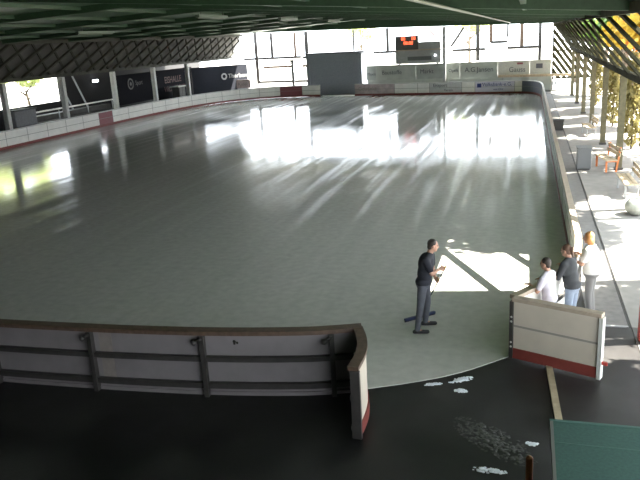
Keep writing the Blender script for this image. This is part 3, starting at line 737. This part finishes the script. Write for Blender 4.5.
def hand(mb, wrist, fdir, pnorm, sgn, curl, s=1.0):
    """palm, four unequal bent fingers and a thumb; pnorm = way the palm faces; sgn = side of the thumb"""
    w = V(wrist); f = V(fdir).normalized(); n = V(pnorm); n = (n - f * n.dot(f)).normalized(); side = f.cross(n) * sgn
    for k in range(5):
        o = side * ((k - 2) * 0.018 * s); mb.cap(w + o * 0.6, 0.017 * s, w + f * 0.085 * s + o, 0.0145 * s)
    for k, (ln, o) in enumerate(((0.070, 0.033), (0.080, 0.011), (0.075, -0.011), (0.058, -0.032))):
        p = w + f * 0.085 * s + side * o * s; d = f; a = 0
        for j, fr_ in enumerate((0.45, 0.32, 0.23)):
            a += curl * (0.55 + 0.35 * j); dd = (f * math.cos(a) + n * math.sin(a)); q = p + dd * ln * fr_ * s
            mb.cap(p, (0.0098 - 0.001 * j) * s, q, (0.0092 - 0.001 * j) * s); p = q
    p = w + f * 0.025 * s + side * 0.036 * s; q = p + (f * 0.6 + side * 0.7 + n * 0.35).normalized() * 0.042 * s; r = q + (f * 0.75 + n * (0.4 + 0.5 * curl)).normalized() * 0.032 * s
    mb.cap(p, 0.014 * s, q, 0.0115 * s); mb.cap(q, 0.0115 * s, r, 0.0095 * s)
def person(name, label, J, look, mats, hair, voxel=0.011, tee=True, gloves=False):
    """J: joint dict in metres; look: direction of the face"""
    t = thing('person', J['root'], label, 'person')
    g = {k: V(v) for k, v in J.items() if k not in ('root', 's', 'hands', 'build', 'onrink')}
    s = J['s']; L = V(look).normalized(); up = V((0, 0, 1)); rt = L.cross(up).normalized(); up = rt.cross(L)
    R = Matrix((rt, L, up)).transposed()
    H = g['head']
    fat = J.get('build', 1.0)
    b = MB()
    # head: skull, face, jaw, nose, ears, neck
    b.ball(H + up * 0.02 * s - L * 0.01 * s, V((0.077, 0.095, 0.098)) * s, 20, 14, R)
    b.ball(H + L * 0.022 * s - up * 0.045 * s, V((0.062, 0.072, 0.078)) * s, 18, 12, R)
    b.ball(H + L * 0.06 * s - up * 0.098 * s, V((0.03, 0.026, 0.022)) * s, 12, 8, R)
    b.cap(H + L * 0.088 * s + up * 0.008 * s, 0.010 * s, H + L * 0.106 * s - up * 0.03 * s, 0.014 * s)
    for e in (-1, 1):
        b.ball(H + rt * e * 0.079 * s - L * 0.008 * s - up * 0.012 * s, V((0.012, 0.022, 0.034)) * s, 10, 8, R)
        b.cap(H + rt * e * 0.012 * s + L * 0.088 * s + up * 0.022 * s, 0.010 * s, H + rt * e * 0.05 * s + L * 0.075 * s + up * 0.022 * s, 0.010 * s)
    b.cap(H - up * 0.07 * s - L * 0.02 * s, 0.054 * s, g['neck'], 0.062 * s)
    # torso
    pel, ch = g['pelvis'], g['chest']; sr, sl = g['shoulder_r'], g['shoulder_l']; across = (sl - sr).normalized(); fw = across.cross(V((0, 0, 1))).normalized()
    TR = Matrix((across, -fw, across.cross(-fw))).transposed()
    def torso(m, k):
        m.ball(ch, V((0.165 * fat, 0.115 * fat, 0.20)) * s + V((k, k, k)), 20, 12, TR)
        m.ball(pel.lerp(ch, 0.5), V((0.145 * fat, 0.108 * fat, 0.20)) * s + V((k, k, k)), 20, 12, TR)
        m.cap(sr.lerp(ch, 0.12), 0.066 * s + k, sl.lerp(ch, 0.12), 0.066 * s + k)
        m.cap(sr.lerp(g['neck'], 0.25), 0.05 * s + k, g['neck'] - V((0, 0, 0.015)), 0.055 * s + k)
        m.cap(sl.lerp(g['neck'], 0.25), 0.05 * s + k, g['neck'] - V((0, 0, 0.015)), 0.055 * s + k)
    def hips(m, k): m.ball(pel, V((0.155 * fat, 0.118 * fat, 0.13)) * s + V((k, k, k)), 20, 12, TR)
    torso(b, 0); hips(b, 0)
    for e in 'rl':
        sh, el, wr = g['shoulder_' + e], g['elbow_' + e], g['wrist_' + e]
        b.cap(sh, 0.056 * s, el, 0.040 * s); b.cap(el, 0.040 * s, wr, 0.027 * s)
        if 'hands' in J:
            fd, pn = J['hands'][e]; hand(b, wr, fd, pn, 1 if e == 'r' else -1, 0.85 if J['hands'].get('grip', True) else 0.3, s)
        hp, kn, an = g['hip_' + e], g['knee_' + e], g['ankle_' + e]
        b.cap(hp, 0.082 * s, kn, 0.055 * s); b.cap(kn, 0.055 * s, kn.lerp(an, 0.3) , 0.056 * s); b.cap(kn.lerp(an, 0.3), 0.056 * s, an, 0.038 * s)
        b.cap(an - V((0, 0, 0.03)), 0.036 * s, V((g['toe_' + e].x, g['toe_' + e].y, 0.045)), 0.03 * s)
    body = blob('body', b, mats['skin'], t, voxel, 3)
    # face
    f = MB()
    for e in (-1, 1): f.ball(H + rt * e * 0.031 * s + L * 0.081 * s + up * 0.004 * s, 0.011 * s, 10, 8)
    f.build('eyes', M['eye'], body, smooth=True)
    f = MB(); f.cap(H - rt * 0.02 * s + L * 0.083 * s - up * 0.066 * s, 0.006 * s, H + rt * 0.02 * s + L * 0.083 * s - up * 0.066 * s, 0.006 * s); f.build('mouth', M['lips'], body, smooth=True)
    # hair
    h = MB(); hair(h, H, L, up, rt, R, s); blob('hair', h, mats['hair'], t, 0.010, 3)
    # clothes
    c = MB(); torso(c, 0.016); c.ball(pel + V((0, 0, 0.03)), V((0.155 * fat, 0.118 * fat, 0.12)) * s + V((0.02, 0.02, 0.0)), 20, 12, TR)
    for e in 'rl':
        sh, el, wr = g['shoulder_' + e], g['elbow_' + e], g['wrist_' + e]
        if tee: c.cap(sh, 0.072 * s, sh.lerp(el, 0.72), 0.060 * s)
        else: c.cap(sh, 0.074 * s, el, 0.056 * s); c.cap(el, 0.056 * s, el.lerp(wr, 0.88), 0.040 * s)
    blob('shirt' if tee else 'jacket', c, mats['top'], t, 0.014, 5)
    c = MB(); hips(c, 0.010)
    for e in 'rl':
        hp, kn, an = g['hip_' + e], g['knee_' + e], g['ankle_' + e]
        c.cap(hp, 0.094 * s, kn, 0.070 * s); c.cap(kn, 0.070 * s, an + V((0, 0, 0.0)), 0.056 * s)
    blob('trousers', c, mats['legs'], t, 0.014, 5)
    for e in 'rl':
        c = MB(); an, to = g['ankle_' + e], g['toe_' + e]; d = (V((to.x, to.y, 0)) - V((an.x, an.y, 0))).normalized()
        A0 = V((an.x, an.y, 0.05)) - d * 0.05 * s
        c.cap(A0, 0.044 * s, V((to.x, to.y, 0.048)), 0.042 * s); c.cap(V((an.x, an.y, 0.06)), 0.05 * s, V((an.x, an.y, 0.11)), 0.047 * s)
        c.v = [V((p.x, p.y, max(p.z, 0.021 if J.get('onrink') else 0.004))) for p in c.v]
        blob('shoe', c, mats['shoe'], t, 0.010, 2)
    return t
def short_hair(h, H, L, up, rt, R, s):
    h.ball(H + up * 0.036 * s - L * 0.022 * s, V((0.083, 0.092, 0.092)) * s, 20, 14, R)
    h.ball(H - up * 0.02 * s - L * 0.055 * s, V((0.068, 0.052, 0.07)) * s, 16, 10, R)
def long_hair(h, H, L, up, rt, R, s):
    short_hair(h, H, L, up, rt, R, s)
    h.ball(H - up * 0.06 * s - L * 0.055 * s, V((0.085, 0.055, 0.12)) * s, 16, 10, R)
    for e in (-1, 1): h.ball(H + rt * e * 0.072 * s - up * 0.03 * s - L * 0.02 * s, V((0.022, 0.05, 0.10)) * s, 12, 10, R)
def bun_hair(h, H, L, up, rt, R, s):
    short_hair(h, H, L, up, rt, R, s)
    h.ball(H + up * 0.03 * s - L * 0.12 * s, 0.045 * s)
    h.cap(H - L * 0.12 * s, 0.03 * s, H - L * 0.14 * s - up * 0.13 * s, 0.018 * s)

# man pushing a squeegee
top, gr = V((-2.415, 12.300, 1.30)), V((-2.980, 12.870, 0.08)); ax = (gr - top).normalized()
hr = top + ax * 0.07; hl = top + ax * 0.44
person('man', 'man in dark T-shirt and jeans pushing a floor squeegee across the rink',
    dict(root=(-2.820, 12.350, 0.02), s=0.98, onrink=True, build=1.14,
    head=(-2.655, 12.370, 1.66), neck=(-2.715, 12.350, 1.51), chest=(-2.780, 12.340, 1.32), pelvis=(-2.830, 12.330, 0.95),
    shoulder_r=(-2.760, 12.180, 1.43), shoulder_l=(-2.710, 12.520, 1.43), elbow_r=(-2.650, 12.130, 1.19), wrist_r=tuple(hr + V((-0.085, -0.04, 0.0))),
    elbow_l=(-2.700, 12.640, 1.16), wrist_l=tuple(hl + V((-0.055, 0.05, 0.055))),
    hip_r=(-2.840, 12.230, 0.90), knee_r=(-2.880, 12.180, 0.49), ankle_r=(-2.930, 12.130, 0.10), toe_r=(-2.750, 12.160, 0.05),
    hip_l=(-2.810, 12.420, 0.90), knee_l=(-2.790, 12.500, 0.50), ankle_l=(-2.840, 12.550, 0.10), toe_l=(-2.660, 12.590, 0.05),
    hands={'r': ((0.85, 0.45, 0.0), (-0.2, 0.9, -0.3)), 'l': ((0.6, -0.5, -0.5), (-0.3, -0.8, 0.2)), 'grip': True}),
    (0.93, 0.34, -0.12), dict(skin=M['skin'], hair=M['hair_dark'], top=M['shirt_navy'], legs=M['jeans_dark'], shoe=M['shoe_black']), short_hair, voxel=0.009)
t = thing('floor_squeegee', tuple(gr), 'long-handled dark blue floor squeegee held by the man', 'squeegee')
MB().tube(top + ax * 0.5, gr, 0.013).build('handle', M['pole_dark'], t)
MB().tube(top, top + ax * 0.14, 0.016).build('grip', M['grip_yellow'], t)
MB().tube(top + ax * 0.14, top + ax * 0.34, 0.0145).build('sleeve', M['grip_white'], t)
MB().tube(top + ax * 0.34, top + ax * 0.5, 0.0145).build('sleeve', M['grip_yellow'], t)
sa, sb = V((-3.250, 12.630, 0.06)), V((-2.730, 13.120, 0.06))
h = MB().bar(sa, sb, 0.06, 0.05).build('head_bar', M['squeegee_blue'], t, bevel=0.008)
MB().bar(sa - V((0, 0, 0.03)), sb - V((0, 0, 0.03)), 0.015, 0.05).build('rubber_blade', M['shoe_black'], h)

def stander(label, x, y, hgt, face, lean, mats, hair, tee, arms, build=1.0):
    """standing onlooker; face = unit direction; arms = wrist points (right, left)"""
    s = hgt / 1.76; f = V((face[0], face[1], 0)).normalized(); r = V((f.y, -f.x, 0)); o = V((x, y, 0)); ln = f * lean
    P = lambda a, b, z, k=0.0: tuple(o + f * a * s + r * b * s + V((0, 0, z * s)) + ln * k)
    J = dict(root=(x, y, 0), s=s, build=build, head=P(0.03, 0, 1.655, 1.2), neck=P(-0.01, 0, 1.50, 1), chest=P(0, 0, 1.30, 0.75), pelvis=P(0, 0, 0.95),
        shoulder_r=P(0, 0.185, 1.42, 0.9), shoulder_l=P(0, -0.185, 1.42, 0.9), elbow_r=P(0.08, 0.26, 1.16, 0.8), elbow_l=P(0.08, -0.26, 1.16, 0.8),
        wrist_r=arms[0], wrist_l=arms[1],
        hip_r=P(0, 0.09, 0.9), hip_l=P(0, -0.09, 0.9), knee_r=P(0.03, 0.1, 0.49), knee_l=P(0.02, -0.1, 0.49), ankle_r=P(-0.02, 0.11, 0.1), ankle_l=P(-0.03, -0.11, 0.1),
        toe_r=P(0.13, 0.13, 0.05), toe_l=P(0.12, -0.13, 0.05))
    hd = (f.x, f.y, -0.15)
    J['hands'] = {'r': (hd, (0, 0, -1)), 'l': (hd, (0, 0, -1)), 'grip': False}
    return person('onlooker', label, J, (f.x, f.y, -0.12), mats, hair, tee=tee)
stander('teenager with dark hair in a pale lilac T-shirt behind the cream gate', -0.62, 12.0, 1.58, (-0.9, 0.45), 0.06,
    dict(skin=M['skin'], hair=M['hair_dark'], top=M['shirt_lilac'], legs=M['jeans_light'], shoe=M['shoe_black']), short_hair, True, ((-0.74, 12.26, 1.14), (-0.97, 11.98, 1.13)))
stander('person in a dark jacket with tied brown hair leaning on the boards', -0.22, 12.66, 1.62, (-0.85, 0.5), 0.10,
    dict(skin=M['skin'], hair=M['hair_brown'], top=M['jacket_dark'], legs=M['jeans_light'], shoe=M['shoe_black']), bun_hair, False, ((-0.36, 13.12, 1.15), (-0.55, 12.66, 1.14)), 1.15)
stander('person with ginger hair in a sunlit white shirt at the right boards', 0.17, 13.5, 1.64, (-0.95, 0.35), 0.05,
    dict(skin=M['skin'], hair=M['hair_ginger'], top=M['shirt_white'], legs=M['jeans_grey'], shoe=M['shoe_black']), long_hair, True, ((-0.08, 13.85, 1.15), (-0.18, 13.42, 1.15)), 1.35)

# ------------------------------------------------------------------ trees outside
def leaf_mesh(name, blobs, n, size, seed, m):
    random.seed(seed); v = []; f = []
    for (c, r) in blobs:
        for _ in range(n):
            d = V((random.gauss(0, 1), random.gauss(0, 1), random.gauss(0, 1))).normalized() * random.uniform(0.45, 1.0)
            p = V((c[0] + d.x * r[0], c[1] + d.y * r[1], c[2] + d.z * r[2]))
            a = V((random.gauss(0, 1), random.gauss(0, 1), random.gauss(0, 1))).normalized(); b = a.cross(V((random.gauss(0, 1), random.gauss(0, 1), random.gauss(0, 1)))).normalized()
            s = size * random.uniform(0.6, 1.3); o = len(v)
            v += [p - a * s, p + b * s * 0.55, p + a * s, p - b * s * 0.55]; f.append((o, o + 1, o + 2, o + 3))
    me = bpy.data.meshes.new(name); me.from_pydata(v, [], f); me.materials.append(m); return me
def trunk_mesh(h, top, seed):
    random.seed(seed); mb = MB(); mb.tube((0, 0, 0), (0.1, 0, h * 0.5), 0.2, 0.16); mb.tube((0.1, 0, h * 0.5), (0, 0.1, h), 0.16, 0.11)
    for k in range(7):
        a = k * 0.9; z = h * (0.7 + 0.05 * k); mb.tube((0.05, 0.05, z), (math.cos(a) * 1.4, math.sin(a) * 1.4, z + (top - h) * 0.45), 0.07, 0.025, 7)
    me = bpy.data.meshes.new('trunk'); me.from_pydata(mb.v, [], mb.f); me.materials.append(M['bark']); return me
sun_block_tr = trunk_mesh(6.6, 11.0, 1)  # tall row added to keep the sun off the rink floor
sun_block_cr = [leaf_mesh('crown', [((0, 0, 9.4), (2.2, 2.9, 2.4)), ((-0.7, 1.1, 8.4), (1.6, 2.0, 1.5)), ((0.5, -1.1, 8.5), (1.6, 2.0, 1.5))], 2600, 0.23, s, M['leaf_green']) for s in (1, 2)]
bush_tr = trunk_mesh(3.0, 5.4, 2)
bush_cr = [leaf_mesh('crown', [((0, 0, 4.6), (1.5, 2.0, 1.2)), ((0.4, 0.8, 5.2), (1.2, 1.4, 1.0)), ((-0.3, -0.8, 4.2), (1.2, 1.5, 0.9))], 520, 0.22, 20 + i, M[m]) for i, m in enumerate(('leaf_yellow', 'leaf_orange', 'leaf_green', 'leaf_glare'))]
def tree(name, loc, rz, sc, tm, cm_, label, group):
    t = bpy.data.objects.new(name, None); C.objects.link(t); t.location = loc; t.rotation_euler = (0, 0, rz); t.scale = (sc, sc, sc); tag(t, label, 'tree', group)
    for n, me in (('trunk', tm), ('crown', cm_)):
        o = bpy.data.objects.new(n, me); C.objects.link(o); o.parent = t
    return t
for i, y in enumerate([-1.0, 3.0, 7.2, 11.2, 22.0, 26.6, 32.2, 36.6, 41.0, 45.4, 49.8, 54.2, 58.6, 63.0, 67.5]):
    tree('sun_block_tree', (5.6 + 0.3 * math.sin(i * 2.1), y, -0.06), 0.05 * (i % 3 - 1), 1.0, sun_block_tr, sun_block_cr[i % 2], 'tall green tree added to shade the rink, in the row beside the right lattice wall', 'tall trees added for shade along the right side')
for i, (x, y, k, s) in enumerate([(5.3, 27.0, 0, 1.0), (5.2, 31.4, 1, 1.0), (5.0, 36.0, 0, 1.0), (5.4, 40.2, 1, 1.0), (5.7, 44.6, 0, 1.05), (6.6, 49.4, 1, 1.1), (5.9, 54.4, 0, 1.1), (5.6, 60, 2, 1.1), (9.6, 58, 0, 1.2), (7.0, 76, 2, 1.3), (3.4, 74, 2, 1.2), (11, 82, 0, 1.3), (-9.5, 112, 3, 1.5), (-27, 116, 3, 1.4), (4.9, 3.2, 2, 1.0), (4.9, 7.2, 2, 1.0), (4.9, 11.2, 2, 1.0), (4.9, 14.9, 2, 1.0), (-40.9, 43.6, 3, 0.88), (-41.1, 47.2, 3, 0.88), (-40.9, 50.8, 3, 0.88)]):
    kind = ('yellow-leaved', 'orange-leaved', 'green-leaved', 'glare-paled')[k]
    where = 'added to shade the near forecourt' if y < 16 else 'beyond the left opening' if x < -40 else 'beyond the far opening' if x < 1 else 'behind the right lattice wall'  # near forecourt trees are added out of view to shade the ground
    tree('leafy_tree', (x, y, -0.06), i * 0.7, s, bush_tr, bush_cr[k], kind + ' low tree ' + where, 'low trees outside, ' + kind + ' ' + where)

mk('leaf_olive', (0.19, 0.165, 0.06), 0.7, trans=0.35)
col_cr = leaf_mesh('foliage', [((0, 0, 1.3), (0.55, 0.7, 1.3)), ((0.05, 0.1, 2.6), (0.42, 0.5, 1.1))], 560, 0.13, 77, M['leaf_olive'])
col_tr = MB().tube((0, 0, 0), (0, 0, 3.0), 0.06, 0.03)
me = bpy.data.meshes.new('stem'); me.from_pydata(col_tr.v, [], col_tr.f); me.materials.append(M['bark'])
for i, (x, y) in enumerate([(3.3, 28.0), (3.35, 33.4), (3.35, 41.0), (3.4, 52.0)]):
    t = bpy.data.objects.new('column_shrub', None); C.objects.link(t); t.location = (x, y, -0.06); t.rotation_euler = (0, 0, i * 1.3); t.scale = (0.8, 0.8, 1.15)
    tag(t, 'olive columnar shrub outside the right posts, ' + ['nearest', 'second', 'third', 'furthest'][i] + ' from the camera', 'shrub', 'columnar shrubs along the right side')
    for n, m_ in (('foliage', col_cr), ('stem', me)):
        o = bpy.data.objects.new(n, m_); C.objects.link(o); o.parent = t

# ------------------------------------------------------------------ light, sky, camera
w = bpy.data.worlds.new('sky'); S.world = w; w.use_nodes = True
bg = w.node_tree.nodes['Background']; bg.inputs[0].default_value = (0.86, 0.93, 1.0, 1); bg.inputs[1].default_value = 1.0
sl = bpy.data.lights.new('sun', 'SUN'); sl.energy = 5.0; sl.angle = math.radians(0.53); sl.color = (1.0, 0.95, 0.84)
so = bpy.data.objects.new('sun', sl); C.objects.link(so); so.location = (40, 20, 40)
so.rotation_euler = V((0.82, 0.20, 1.0)).to_track_quat('Z', 'Y').to_euler()

YAW, PITCH, ROLL, F_PX = 0.2916, 0.2763, -0.0571, 707.5
cam = bpy.data.cameras.new('camera'); co = bpy.data.objects.new('camera', cam); C.objects.link(co); S.camera = co
cam.sensor_width = 36; cam.lens = 36 * F_PX / 640; cam.clip_end = 500
fw = V((-math.sin(YAW) * math.cos(PITCH), math.cos(YAW) * math.cos(PITCH), -math.sin(PITCH))); r0 = fw.cross(V((0, 0, 1))).normalized(); u0 = r0.cross(fw)
r1 = r0 * math.cos(ROLL) + u0 * math.sin(ROLL); u1 = -r0 * math.sin(ROLL) + u0 * math.cos(ROLL)
mw = Matrix((r1, u1, -fw)).transposed().to_4x4(); mw.translation = (-1.075, 0.0, 5.372); co.matrix_world = mw

S.view_settings.view_transform = 'Standard'; S.view_settings.look = 'None'
S.view_settings.gamma = 1.0; S.view_settings.use_curve_mapping = False
S.view_settings.exposure = 3.3
